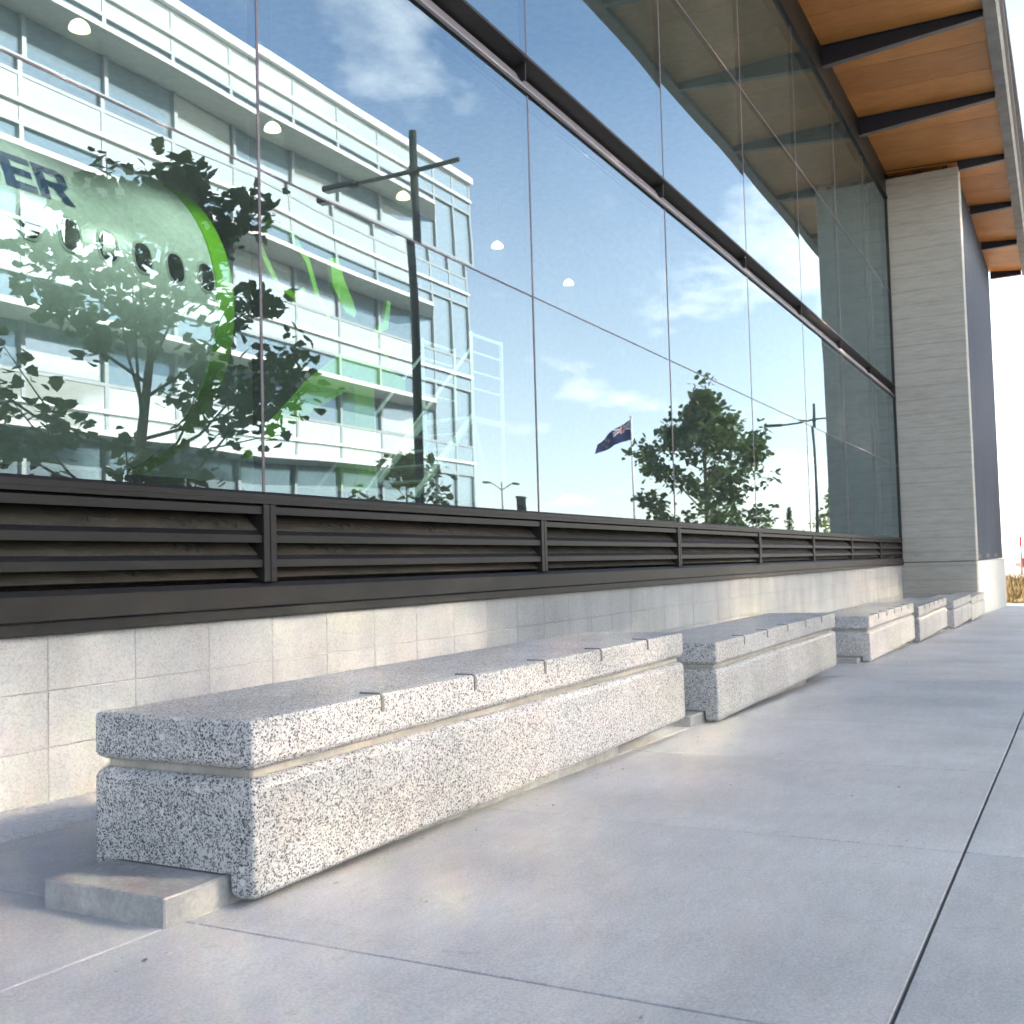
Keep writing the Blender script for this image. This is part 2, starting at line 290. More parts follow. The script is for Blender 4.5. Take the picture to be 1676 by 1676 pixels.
# ------------------------------------------------------------------ mesh helpers
def obj(name, bm, mat, parent=None, smooth=False, recalc=True):
    me = bpy.data.meshes.new(name)
    if recalc: bmesh.ops.recalc_face_normals(bm, faces=bm.faces)
    bm.to_mesh(me); bm.free()
    if isinstance(mat, str): mat = MAT[mat]
    me.materials.append(mat)
    if smooth:
        for p in me.polygons: p.use_smooth = True
    o = bpy.data.objects.new(name, me); col.objects.link(o)
    if parent: o.parent = parent
    return o
def inst(name, me, parent=None, loc=(0, 0, 0), rot=(0, 0, 0)):
    o = bpy.data.objects.new(name, me); col.objects.link(o); o.location = loc; o.rotation_euler = rot
    if parent: o.parent = parent
    return o
def empty(name, loc=(0, 0, 0), rz=0, parent=None):
    o = bpy.data.objects.new(name, None); col.objects.link(o); o.location = loc; o.rotation_euler = (0, 0, rz); o.empty_display_size = 0.2
    if parent: o.parent = parent
    return o
def tag(o, label=None, cat=None, group=None, kind=None):
    if label: o['label'] = label
    if cat: o['category'] = cat
    if group: o['group'] = group
    if kind: o['kind'] = kind
    return o
def box(bm, x0, x1, y0, y1, z0, z1, bev=0.0, seg=1):
    b = bm if not bev else bmesh.new()
    vs_ = [b.verts.new(p) for p in ((x0, y0, z0), (x1, y0, z0), (x1, y1, z0), (x0, y1, z0), (x0, y0, z1), (x1, y0, z1), (x1, y1, z1), (x0, y1, z1))]
    for f in ((0, 3, 2, 1), (4, 5, 6, 7), (0, 1, 5, 4), (1, 2, 6, 5), (2, 3, 7, 6), (3, 0, 4, 7)): b.faces.new([vs_[i] for i in f])
    if bev:
        bmesh.ops.bevel(b, geom=b.edges[:], offset=bev, segments=seg, affect='EDGES', profile=0.5)
        t = bpy.data.meshes.new('t'); b.to_mesh(t); b.free(); bm.from_mesh(t); bpy.data.meshes.remove(t)
    return vs_ if not bev else None
def boxo(name, mat, parent, x0, x1, y0, y1, z0, z1, bev=0.0, seg=1):
    bm = bmesh.new(); box(bm, x0, x1, y0, y1, z0, z1, bev, seg); return obj(name, bm, mat, parent)
def prism_x(bm, prof, x0, x1):
    a = [bm.verts.new((x0, y, z)) for y, z in prof]; b = [bm.verts.new((x1, y, z)) for y, z in prof]
    n = len(prof)
    for i in range(n): bm.faces.new((a[i], a[(i+1) % n], b[(i+1) % n], b[i]))
    bm.faces.new(a[::-1]); bm.faces.new(b)
def tube(bm, pts, rads, seg=8, cap=True):
    rings = []; prev = None
    pts = [Vector(p) for p in pts]
    for i, p in enumerate(pts):
        d = (pts[min(i+1, len(pts)-1)] - pts[max(i-1, 0)]).normalized()
        a = prev if prev and abs(prev.dot(d)) < 0.95 else (Vector((1, 0, 0)) if abs(d.x) < 0.8 else Vector((0, 1, 0)))
        a = (a - d*a.dot(d)).normalized(); b = d.cross(a); prev = a
        r = rads[i] if isinstance(rads, (list, tuple)) else rads
        rings.append([bm.verts.new(p + (a*math.cos(t) + b*math.sin(t))*r) for t in [2*math.pi*k/seg for k in range(seg)]])
    for i in range(len(rings)-1):
        for k in range(seg): bm.faces.new((rings[i][k], rings[i][(k+1) % seg], rings[i+1][(k+1) % seg], rings[i+1][k]))
    if cap: bm.faces.new(rings[0][::-1]); bm.faces.new(rings[-1])
def tubeo(name, mat, parent, pts, rads, seg=8):
    bm = bmesh.new(); tube(bm, pts, rads, seg); return obj(name, bm, mat, parent, smooth=True)
def rrect(x0, x1, y0, y1, r, seg=4):
    out = []
    for cx, cy_, a0 in ((x1-r, y1-r, 0), (x0+r, y1-r, 90), (x0+r, y0+r, 180), (x1-r, y0+r, 270)):
        for k in range(seg+1):
            a = rad(a0 + 90*k/seg); out.append((cx + r*math.cos(a), cy_ + r*math.sin(a)))
    return out
def loft(bm, x0, x1, y0, y1, rings, r=0.009):
    prev = None; first = None
    for ins, z in rings:
        vsr = [bm.verts.new((x, y, z)) for x, y in rrect(x0+ins, x1-ins, y0+ins, y1-ins, max(0.003, r))]
        if prev:
            n = len(vsr)
            for i in range(n): bm.faces.new((prev[i], prev[(i+1) % n], vsr[(i+1) % n], vsr[i]))
        else: first = vsr
        prev = vsr
    bm.faces.new(first[::-1]); bm.faces.new(prev)

def gz(x):
    if x < 36: return 0.03 - 0.0225*(x - 1.8)
    t = min(1, (x-36)/12); t = t*t*(3-2*t)
    return -0.74 + t*0.40

# ------------------------------------------------------------------ ground, pavement, road
DG = 3.262            # glass plane
bm = bmesh.new()
xs = [-3000, -400, -60, -12, -6, 0, 6, 12, 18, 24, 30, 36, 38, 40, 42, 44, 46, 48, 60, 120, 400, 3000]
ys = [-3000, -400, -60, -26, -15, -5.6, 0, 3.2, 20, 60, 400, 3000]
gv = {}
for i, x in enumerate(xs):
    for j, y in enumerate(ys):
        gv[i, j] = bm.verts.new((x, y, gz(max(-12, x)) - 0.14))
for i in range(len(xs)-1):
    for j in range(len(ys)-1): bm.faces.new((gv[i, j], gv[i+1, j], gv[i+1, j+1], gv[i, j+1]))
tag(obj('ground', bm, 'ground'), kind='structure')

def slope_sheet(name, mat, x0, x1, y0, y1, dz, thick, parent=None):
    bm = bmesh.new(); n = max(1, int((x1-x0)/3)); prev = None
    for k in range(n+1):
        x = x0 + (x1-x0)*k/n; z = gz(x)+dz
        ring = [bm.verts.new((x, y0, z)), bm.verts.new((x, y1, z)), bm.verts.new((x, y1, z-thick)), bm.verts.new((x, y0, z-thick))]
        if prev:
            for i in range(4): bm.faces.new((prev[i], prev[(i+1) % 4], ring[(i+1) % 4], ring[i]))
        else: bm.faces.new(ring[::-1])
        prev = ring
    bm.faces.new(prev)
    return obj(name, bm, mat, parent)
pav = tag(slope_sheet('pavement', 'jointfill', -6.2, 36, -5.5, 3.24, -0.03, 0.06), kind='structure')
tag(slope_sheet('aggregate_strip', 'strip', -6.2, 24.5, 2.88, 3.24, 0.004, 0.03), kind='structure')
rows = [(2.872, 1.80, .004, .004), (1.80, 0.312, .003, .004), (0.312, -1.176, .004, .003), (-1.176, -2.664, .003, .003), (-2.664, -4.152, .003, .003), (-4.152, -5.5, .003, .003)]
X0J = 1.80; PITCHX = 1.345
for (ya, yb, ga, gb) in rows:
    for k in range(-6, 26):
        xa = X0J + k*PITCHX; xb = xa + PITCHX
        if xb > 36.2: continue
        bm = bmesh.new(); g = 0.0045; bv = 0.0016
        ring = []
        a0, a1, b0, b1 = xa+g, xb-g, yb+gb, ya-ga
        dzr = random.uniform(-0.0012, 0.0012)
        lo = [bm.verts.new((x, y, gz(x)-0.029)) for x, y in ((a0, b0), (a1, b0), (a1, b1), (a0, b1))]
        md = [bm.verts.new((x, y, gz(x)-bv+dzr)) for x, y in ((a0, b0), (a1, b0), (a1, b1), (a0, b1))]
        hi = [bm.verts.new((x, y, gz(x)+dzr)) for x, y in ((a0+bv, b0+bv), (a1-bv, b0+bv), (a1-bv, b1-bv), (a0+bv, b1-bv))]
        for p, q in ((lo, md), (md, hi)):
            for i in range(4): bm.faces.new((p[i], p[(i+1) % 4], q[(i+1) % 4], q[i]))
        bm.faces.new(hi)
        obj('slab', bm, 'pave', pav)
tag(slope_sheet('kerb', 'kerb', -60, 36, -5.68, -5.505, -0.002, 0.2), kind='structure')
tag(slope_sheet('road', 'asphalt', -60, 60, -12.6, -5.685, -0.128, 0.05), kind='structure')
tag(slope_sheet('far_pavement', 'kerb', -60, 60, -26, -12.605, -0.01, 0.15), kind='structure')
# dry grass bank past the end of the pavement
bm = bmesh.new(); random.seed(3)
nx, ny = 26, 30; g = {}
for i in range(nx+1):
    for j in range(ny+1):
        x = 36.05 + i*0.46; y = -7 + j*0.62
        h = 0.10*mnoise.noise((x*0.9, y*0.9, 1)) + 0.05
        g[i, j] = bm.verts.new((x, y, gz(x) + (h if 0 < i < nx else -0.12)))
for i in range(nx):
    for j in range(ny): bm.faces.new((g[i, j], g[i+1, j], g[i+1, j+1], g[i, j+1]))
for _ in range(9000):
    x = random.uniform(36.2, 47.5); y = random.uniform(-6.5, 11); z = gz(x)+0.02; hgt = random.uniform(0.15, 0.42); a = random.uniform(0, 6.28); w = 0.03
    dx, dy = math.cos(a)*w, math.sin(a)*w; lx, ly = random.uniform(-.12, .12), random.uniform(-.12, .12)
    bm.faces.new([bm.verts.new(p) for p in ((x-dx, y-dy, z), (x+dx, y+dy, z), (x+lx, y+ly, z+hgt))])
tag(obj('dry_grass', bm, 'grass', recalc=False), 'dry brown grass bank past the end of the pavement', 'grass', kind='stuff')

# ------------------------------------------------------------------ the glass-fronted building
bld = empty('glass_fronted_building', (0, 0, 0))
tag(bld, 'long glass-fronted hall with louvres, timber soffit and a concrete end column', 'building')
XL, XR = -4.65, 23.45
MOD = 2.81; cols = [0.97 - 2*MOD + MOD*i for i in range(0, 11)]; cols[-1] = XR
# plinth wall of blocks
wall = boxo('block_wall', 'mortar', bld, XL-1.6, XR, 3.2625, 3.5, -0.75, 0.598)
bx0 = 2.62 - 0.4*15
first = None
for rix in range(-5, 3):
    for k in range(0, 68):
        x = bx0 + 0.4*k
        if x + 0.4 > XR + 0.01: continue
        z0 = 0.2*rix
        if z0 + 0.2 < gz(x) - 0.02: continue       # below the paving
        if first is None:
            bm = bmesh.new(); box(bm, 0.0014, 0.3986, 0, 0.03, 0.0014, 0.1986, 0.0022); first = obj('block', bm, 'block', wall); first.location = (x, 3.258, z0)
        else: inst('block', first.data, wall, (x, 3.258 + random.uniform(-.0006, .0006), z0))
# louvre band
lv = empty('louvre_band', (0, 0, 0), 0, bld)
def band(name, prof, mat='dark_al', par=lv, x0=XL, x1=XR):
    bm = bmesh.new(); prism_x(bm, prof, x0, x1); return obj(name, bm, mat, par)
band('sill_flashing', [(3.225, 0.602), (3.225, 0.640), (3.232, 0.646), (3.5, 0.646), (3.5, 0.602)])
band('bottom_rail', [(3.230, 0.650), (3.230, 0.735), (3.252, 0.757), (3.5, 0.757), (3.5, 0.650)])
band('top_rail', [(3.226, 1.108), (3.226, 1.150), (3.236, 1.163), (3.5, 1.163), (3.5, 1.108)])
band('top_rail_groove', [(3.2235, 1.128), (3.2235, 1.131), (3.2259, 1.131), (3.2259, 1.128)], 'black')
band('backing', [(3.52, 0.60), (3.52, 1.16), (3.55, 1.16), (3.55, 0.60)], 'louvre_back')
slat_b = slat_l = None
for i, cx in enumerate(cols[:-1]):
    if i:
        bm = bmesh.new(); box(bm, cx-0.042, cx-0.003, 3.224, 3.46, 0.758, 1.107, 0.003); obj('post', bm, 'dark_al', lv)
        bm = bmesh.new(); box(bm, cx+0.003, cx+0.042, 3.224, 3.46, 0.758, 1.107, 0.003); obj('post', bm, 'dark_al', lv)
    a, b = cx + (0.044 if i else 0), cols[i+1] - 0.044
    for zt in (1.096, 0.968, 0.858):
        s = empty('slat', (0, 0, 0), 0, lv)
        bm = bmesh.new(); prism_x(bm, [(3.234, zt-0.034), (3.234, zt), (3.244, zt), (3.37, zt+0.115), (3.37, zt+0.107), (3.246, zt-0.008), (3.246, zt-0.034)], a, b)
        o = obj('slat', bm, 'dark_al', lv); bpy.data.objects.remove(s)
        # dusty blade face below the lip of the slat above
    for zt in (0.968, 0.858, 0.757):
        bm = bmesh.new(); prism_x(bm, [(3.262, zt+0.0195), (3.362, zt+0.1107), (3.360, zt+0.1125), (3.260, zt+0.0213)], a, b); obj('blade_face', bm, 'louvre_back', lv)
# scratched tags on the blades
def scribble(cx, zc_, w, h, n, seed):
    rnd = random.Random(seed); pts = []
    for k in range(n):
        t = k/(n-1); pts.append((cx - w/2 + w*t + rnd.uniform(-.3, .3)*w/n*2.2, zc_ + h*0.5*math.sin(t*n*1.9+rnd.random()*2)*rnd.uniform(.4, 1)))
    bm = bmesh.new()
    for (xa, za), (xb, zb) in zip(pts, pts[1:]):
        d = Vector((xb-xa, 0, zb-za)); 
        if d.length < 1e-4: continue
        d.normalize(); nn = Vector((-d.z, 0, d.x))*0.0026
        def pt(x, z, off): # lie on the sloping blade face
            yy = 3.2575 + (z - ZB)*1.0957; return (x+off.x, yy, z+off.z)
        bm.faces.new([bm.verts.new(pt(xa, za, nn)), bm.verts.new(pt(xa, za, -nn)), bm.verts.new(pt(xb, zb, -nn)), bm.verts.new(pt(xb, zb, nn))])
    obj('scratched_tag', bm, 'scratch', lv)
for (cx, zt, w, n, sd) in ((3.42, .968, .42, 26, 1), (2.86, .968, .22, 9, 2), (3.34, .858, .2, 12, 3), (4.5, .968, .5, 22, 4), (5.35, .968, .35, 15, 5), (4.35, .858, .5, 18, 6), (3.0, .757, .25, 5, 8)):
    ZB = zt + 0.0213; scribble(cx, zt + 0.052, w, 0.05, n, sd)

# glazing
rowsz = [(1.166, 2.652), (2.660, 4.085), (4.345, 6.318), (6.326, 8.30)]
random.seed(11)
for i in range(len(cols)-1):
    for rj, (z0, z1) in enumerate(rowsz):
        x0, x1 = cols[i]+0.007, cols[i+1]-0.007
        if i == len(cols)-2: x1 = XR-0.02
        bm = bmesh.new(); nx, nz_ = 14, 10; amp = random.uniform(0.0008, 0.0020); tx, tz = random.uniform(-.0005, .0005), random.uniform(-.0005, .0005)
        grid = [[None]*(nz_+1) for _ in range(nx+1)]
        for a in range(nx+1):
            for b in range(nz_+1):
                u, v = a/nx, b/nz_
                off = -amp*(1-(2*u-1)**4)*(1-(2*v-1)**4) + tx*(u-.5)*(x1-x0) + tz*(v-.5)*(z1-z0)
                grid[a][b] = bm.verts.new((x0+(x1-x0)*u, DG+off, z0+(z1-z0)*v))
        for a in range(nx):
            for b in range(nz_): bm.faces.new((grid[a][b], grid[a+1][b], grid[a+1][b+1], grid[a][b+1]))
        obj('glass_pane', bm, 'glass', bld, smooth=True, recalc=False)
for cx in cols[1:-1]:
    for z0, z1 in ((1.165, 4.09), (4.343, 8.30)):
        boxo('glazing_joint', 'joint_al', bld, cx-0.0075, cx+0.0075, DG-0.003, DG+0.05, z0, z1)
boxo('glazing_joint', 'joint_al', bld, XL, XR, DG-0.0035, DG+0.05, 2.6515, 2.6605)
boxo('glazing_joint', 'joint_al', bld, XL, XR, DG-0.0035, DG+0.05, 6.3175, 6.3265)
# transom channel
tr_ = empty('transom_channel', (0, 0, 0), 0, bld)
band('lower_gasket', [(3.245, 4.078), (3.245, 4.104), (3.30, 4.104), (3.30, 4.078)], 'black', tr_)
band('channel_face', [(3.250, 4.106), (3.252, 4.125), (3.275, 4.150), (3.312, 4.200), (3.345, 4.262), (3.38, 4.262), (3.38, 4.106)], 'channel', tr_)
band('channel_back', [(3.385, 4.10), (3.385, 4.36), (3.40, 4.36), (3.40, 4.10)], 'black', tr_)  # black colour stands in for the shade inside the recess
band('shade_underside', [(3.236, 4.325), (3.236, 4.345), (3.384, 4.345), (3.384, 4.290), (3.37, 4.290)], 'black', tr_)  # underside coloured black for the shadow beneath the upper pane
for cx in cols[1:-1]: boxo('splice_plate', 'dark_al', tr_, cx-0.006, cx+0.006, 3.27, 3.384, 4.19, 4.335)
# head frame and end frame
band('head_frame', [(3.22, 8.302), (3.22, 8.345), (3.245, 8.36), (3.245, 8.93), (3.42, 8.93), (3.42, 8.302)], 'dark_al', bld)
boxo('end_frame', 'black', bld, XR-0.045, XR-0.002, 3.235, 3.4, 0.605, 8.36)

# column (blade) and cladding beyond
boxo('column', 'boardcon', bld, XR, XR+0.42, 1.83, 3.6, 0.655, 8.72, 0.012)
boxo('column_base', 'boardcon', bld, XR+0.004, XR+0.416, 1.834, 3.6, -1.0, 0.642, 0.01)
boxo('column_joint', 'black', bld, XR+0.02, XR+0.40, 1.86, 3.6, 0.6425, 0.6545)
cw = empty('clad_wall', (0, 0, 0), 0, bld)
pw = 1.12
for k in range(8):
    xa = XR+0.44+k*pw; boxo('cladding_panel', 'bluewall', cw, xa+0.004, xa+pw-0.004, 1.90, 1.96, 0.66, 8.75, 0.004)
boxo('cladding_core', 'black', cw, XR+0.45, XR+0.44+8*pw, 1.965, 3.5, 0.66, 8.75)
boxo('end_wall', 'boardcon', bld, XR+0.45, XR+0.44+8*pw-0.01, 3.505, 18, -1.0, 8.75)
for k in range(3):
    boxo('vent_slot', 'black', cw, XR+0.75+k*2.6, XR+1.9+k*2.6, 1.893, 1.899, 0.70, 0.79)
boxo('plinth', 'plinth', bld, XR+0.43, XR+0.44+8*pw+0.1, 1.86, 3.5, -1.2, 0.645, 0.01)

# roof: soffit sheets, tapered beams, fascia
roof = empty('roof', (0, 0, 0), 0, bld)
XE = 33.4
def eave(x): return 0.885 + 0.0115*(x-17)
def eavez(x): return 8.86 - 0.012*max(0, x-20)
SP = 3.2; beams = [20.34 + SP*k for k in range(-8, 5)]
nb = 0
for k in range(len(beams)-1):
    for q in range(3):
        xa = beams[k] + SP*q/3 + (0.06 if q == 0 else 0.007); xb = beams[k] + SP*(q+1)/3 - (0.06 if q == 2 else 0.007)
        bm = bmesh.new(); top = []
        pts = [(xa, eave(xa), eavez(xa)), (xb, eave(xb), eavez(xb)), (xb, 3.26, 8.9), (xa, 3.26, 8.9)]
        lo = [bm.verts.new(p) for p in pts]; hi = [bm.verts.new((p[0], p[1], p[2]+0.02)) for p in pts]
        bm.faces.new(lo[::-1]); bm.faces.new(hi)
        for i in range(4): bm.faces.new((lo[i], lo[(i+1) % 4], hi[(i+1) % 4], hi[i]))
        obj('soffit_sheet', bm, 'ply', roof)
for x in beams:
    e = eave(x); ez = eavez(x)
    b = empty('beam', (0, 0, 0), 0, roof)
    y1 = 3.24 if x < XR-0.3 else (1.85 if x < XR+0.5 else 1.88)
    t = lambda y: 8.555 + (ez-0.12-8.555)*(3.24-y)/(3.24-e)       # underside line
    bm = bmesh.new(); prism_pts = [(e+0.01, t(e)+0.012), (y1, t(y1)+0.012), (y1, 8.90), (e+0.01, ez)]
    prism_x(bm, prism_pts, x-0.010, x+0.010); obj('web', bm, 'steel', b)
    bm = bmesh.new(); prism_x(bm, [(e+0.01, t(e)), (y1, t(y1)), (y1, t(y1)+0.0118), (e+0.01, t(e)+0.0118)], x-0.055, x+0.055); obj('flange', bm, 'flange', b)
    bm = bmesh.new(); prism_x(bm, [(e+0.01, ez-0.002), (y1, 8.89), (y1, 8.902), (e+0.01, ez+0.010)], x-0.058, x+0.058); obj('top_flange', bm, 'steel', b)
def eave_member(name, mat, prof):
    bm = bmesh.new(); prev = None
    for x in (-5.3, 4, 14, 20, 26, XE):
        ring = [bm.verts.new((x, eave(x)+dy, eavez(x)+dz)) for dy, dz in prof]
        if prev:
            for i in range(len(prof)): bm.faces.new((prev[i], prev[(i+1) % len(prof)], ring[(i+1) % len(prof)], ring[i]))
        else: bm.faces.new(ring[::-1])
        prev = ring
    bm.faces.new(prev); return obj(name, bm, mat, roof)
eave_member('fascia', 'fascia', [(-0.005, -0.09), (-0.005, 0.05), (-0.22, 0.05), (-0.22, -0.02), (-0.18, -0.09)])
eave_member('gutter', 'flange', [(-0.222, -0.01), (-0.222, 0.12), (-0.27, 0.12), (-0.27, 0.01)])
bm = bmesh.new(); prism_x(bm, [(0.6, 8.98), (3.5, 8.98), (18.3, 9.3), (18.3, 9.5), (0.6, 9.15)], -5.3, XE); obj('roof_deck', bm, 'fascia', roof)
# bolts in the gap above the column
for yy in (3.15, 2.62, 2.09): boxo('bearing_block', 'black', bld, XR+0.06, XR+0.36, yy-0.05, yy+0.05, 8.722, 8.80)

# interior shell
inn = empty('interior', (0, 0, 0), 0, bld)
boxo('floor', 'ifloor', inn, XL, XR+0.4, 3.56, 18, 0.4, 0.60)
boxo('back_wall', 'interior', inn, XL, XR+0.4, 18.01, 18.2, 0.4, 9.0)
boxo('ceiling', 'interior', inn, XL, XR+0.4, 3.45, 18, 8.62, 8.70)
boxo('end_partition', 'interior', inn, XR-0.3, XR-0.1, 3.6, 18, 0.61, 8.6)
boxo('near_partition', 'interior', inn, XL-0.2, XL, 3.3, 18, 0.61, 8.6)

# ------------------------------------------------------------------ pendant lamps inside (lit)
LY, LZ, LS = 8.0, 5.89, 8.0/9.0
lamp_labels = ['bell-shaped pendant lamp nearest, at the upper left of the glass', 'lit bell pendant lamp just right of the first glazing joint',
 'lit bell pendant lamp beside the reflected dark street light', 'small lit pendant lamp against the blue sky, second from the right', 'smallest lit pendant lamp, rightmost in the row behind glass']
protos = None
for k in range(5):
    x = (7.663 + 3.045*k)*LS
    r = empty('pendant_lamp', (x, LY, LZ)); tag(r, lamp_labels[k], 'lamp', 'lit pendant lamps in a row inside the hall')
    if protos is None:
        bm = bmesh.new(); tube(bm, [(0, 0, 0.0), (0, 0, 0.03), (0, 0, 0.06), (0, 0, 0.085), (0, 0, 0.10)], [0.098, 0.091, 0.074, 0.045, 0.016], 20); c = obj('cap', bm, 'lampglow', r, True)
        bm = bmesh.new(); tube(bm, [(0, 0, -0.22), (0, 0, -0.12), (0, 0, -0.04), (0, 0, -0.003)], [0.15, 0.138, 0.115, 0.098], 20, cap=False); b = obj('bell', bm, 'acrylic', r, True)
        bm = bmesh.new(); tube(bm, [(0, 0, 0.10), (0, 0, 8.62-LZ)], 0.008, 6); d = obj('stem', bm, 'grey_metal', r)
        protos = (c, b, d)
    else:
        for p in protos:
            q = p.copy(); col.objects.link(q); q.parent = r
    ld = bpy.data.lights.new('lamp_light', 'SPOT'); ld.energy = 42; ld.spot_size = rad(125); ld.spot_blend = 0.5; ld.shadow_soft_size = 0.1; ld.color = (0.95, 1.0, 0.98)
    lo = bpy.data.objects.new('lamp_light', ld); col.objects.link(lo); lo.parent = r; lo.location = (0, 0, -0.28); lo.rotation_euler = (rad(31), 0, 0)   # shaded towards the hall, away from the street

# ------------------------------------------------------------------ fuselage section inside
FY, FZ, FR, FX = 11.2, 4.10, 2.0, 10.15
fus = empty('aircraft_fuselage', (FX, FY, 0.6)); tag(fus, 'white aircraft fuselage section with oval windows and a green rim, inside the glass', 'fuselage')
def local(o): o.location = -fus.location; return o
def fpt(x, a, r=FR): return (x, FY - r*math.cos(a), FZ + r*math.sin(a))   # a = angle above the side facing the street
bm = bmesh.new(); n = 64; A = [[bm.verts.new(fpt(x, 2*math.pi*k/n)) for k in range(n)] for x in (-1.5, 2, 5, 8, FX-0.30)]
for a, b in zip(A, A[1:]):
    for k in range(n): bm.faces.new((a[k], a[(k+1) % n], b[(k+1) % n], b[k]))
local(obj('skin', bm, 'fuse', fus, True))
bm = bmesh.new(); rr = [(FX-0.299, FR), (FX-0.299, FR+0.02), (FX, FR+0.02), (FX, FR-0.10), (FX-0.2, FR-0.10)]
A = [[bm.verts.new(fpt(x, 2*math.pi*k/n, r)) for k in range(n)] for x, r in rr]
for a, b in zip(A, A[1:]):
    for k in range(n): bm.faces.new((a[k], a[(k+1) % n], b[(k+1) % n], b[k]))
local(obj('green_rim', bm, 'green', fus))
bm = bmesh.new(); bm.faces.new([bm.verts.new(fpt(FX-0.12, 2*math.pi*k/n, FR-0.101)) for k in range(n)]); local(obj('dark_end_disc', bm, 'navy', fus))  # navy disc painted as the darkness inside the open end
for k in range(-3, 6):
    x = 7.216 + 0.4985*k; a0 = math.asin((4.40-FZ)/FR)
    for nm, mt, w, h, off in (('window', 'winrim', .15, .20, .006), ('pane', 'winglass', .118, .168, .012)):
        bm = bmesh.new(); ring = []; ring2 = []
        for q in range(24):
            t = 2*math.pi*q/24; cx, sx = math.cos(t), math.sin(t)
            ex = math.copysign(abs(cx)**0.75, cx)*w; ez = math.copysign(abs(sx)**0.75, sx)*h
            ring.append(bm.verts.new(fpt(x+ex, a0+ez/FR, FR+off))); ring2.append(bm.verts.new(fpt(x+ex, a0+ez/FR, FR-0.004)))
        bm.faces.new(ring)
        for q in range(24): bm.faces.new((ring[q], ring[(q+1) % 24], ring2[(q+1) % 24], ring2[q]))
        o = obj(nm, bm, mt, None)
        if nm == 'window': o.parent = fus; local(o); wpar = o
        else: o.parent = wpar
# lettering wrapped on the skin
STROKES = {'N': [[(0, 0), (.24, 0), (.24, 1), (0, 1)], [(.56, 0), (.80, 0), (.80, 1), (.56, 1)], [(.0, 1), (.24, 1), (.80, 0), (.56, 0)]],
 'E': [[(0, 0), (.24, 0), (.24, 1), (0, 1)], [(.24, 0), (.72, 0), (.72, .2), (.24, .2)], [(.24, .4), (.66, .4), (.66, .6), (.24, .6)], [(.24, .8), (.72, .8), (.72, 1), (.24, 1)]],
 'R': [[(0, 0), (.24, 0), (.24, 1), (0, 1)], [(.24, .8), (.64, .8), (.74, .9), (.64, 1), (.24, 1)], [(.54, .55), (.78, .55), (.78, .9), (.74, .9), (.64, .8), (.54, .8)], [(.24, .38), (.64, .38), (.78, .55), (.54, .55), (.24, .55)], [(.36, .38), (.60, .38), (.84, 0), (.58, 0)]]}
LH = 0.44; LX = {'N': 6.53, 'E': 7.02, 'R': 7.42}
for ch, x0 in LX.items():
    bm = bmesh.new()
    for poly in STROKES[ch]:
        aa = math.asin((4.74-FZ)/FR)
        # subdivide strokes so that they follow the curve of the skin
        vs_ = []
        m2 = len(poly)
        for i in range(m2):
            (xa, ya), (xb, yb) = poly[i], poly[(i+1) % m2]
            for t in (0, .25, .5, .75): vs_.append((xa+(xb-xa)*t, ya+(yb-ya)*t))
        bm.faces.new([bm.verts.new(fpt(x0 + u*0.52, aa + v*LH/FR, FR+0.012)) for u, v in vs_])
    bmesh.ops.triangulate(bm, faces=bm.faces[:])
    o = local(obj('letter', bm, 'letter', fus, recalc=False)); o['label'] = 'bold blue letter %s' % ch
# belly fairing and cradle posts
bm = bmesh.new(); A = []
for x, s in ((-1, 1), (6, 1), (8, .97), (9, .85), (9.7, .45)):
    A.append([bm.verts.new((x, FY + 1.05*s*math.cos(t), FZ - FR + 0.05 + 0.30*s*math.sin(t))) for t in [2*math.pi*k/24 for k in range(24)]])
for a, b in zip(A, A[1:]):
    for k in range(24): bm.faces.new((a[k], a[(k+1) % 24], b[(k+1) % 24], b[k]))
bm.faces.new(A[-1]); local(obj('belly_fairing', bm, 'fuse', fus, True))
for x in (5.5, 8.9):
    local(tubeo('cradle_post', 'fuse', fus, [(x, FY-0.6, 0.60), (x, FY-0.6, 2.0)], 0.09, 12))
    local(boxo('post_base', 'fuse', fus, x-0.25, x+0.25, FY-0.85, FY-0.35, 0.602, 0.66))

# boarding stairs, lime sculpture and red board inside
st = empty('boarding_stairs', (15.5, 9.6, 0.6)); tag(st, 'pale blue tubular boarding stairs faintly seen through the glass', 'stairs')
def stb(name, pts, r=0.03):
    bm = bmesh.new(); tube(bm, [(p[0]-15.5, p[1]-9.6, p[2]-0.6) for p in pts], r, 6); return obj(name, bm, 'paleblue', st)
for y in (9.2, 10.2):
    for x in (14.55, 16.1, 17.2): stb('post', [(x, y, .6), (x, y, 4.9 if x > 15 else 3.4)], 0.035)
    stb('stringer', [(12.6, y, .7), (16.1, y, 3.4)], 0.07); stb('handrail', [(12.6, y, 1.7), (16.1, y, 4.6)]); stb('handrail', [(16.1, y, 4.85), (17.2, y, 4.85)])
    for z in (3.9, 4.2, 4.55): stb('rail', [(16.1, y, z), (17.2, y, z)], 0.018)
    stb('brace', [(16.1, y, 3.4), (17.2, y, .7)]); stb('brace', [(14.55, y, 2.2), (16.1, y, .7)])
bm = bmesh.new(); box(bm, .6, 1.72, -.4, .6, 2.72, 2.82); obj('platform', bm, 'paleblue', st)
for k in range(10):
    t = k/9; bm = bmesh.new(); x = 12.7+3.3*t-15.5; z = .75+2.6*t-.6; box(bm, x, x+.3, -.38, .58, z, z+.03); obj('tread', bm, 'paleblue', st)
sc_ = empty('lime_sculpture', (13, 9.4, 0.6)); tag(sc_, 'lime green looping ribbon sculpture faintly seen inside the hall', 'sculpture')
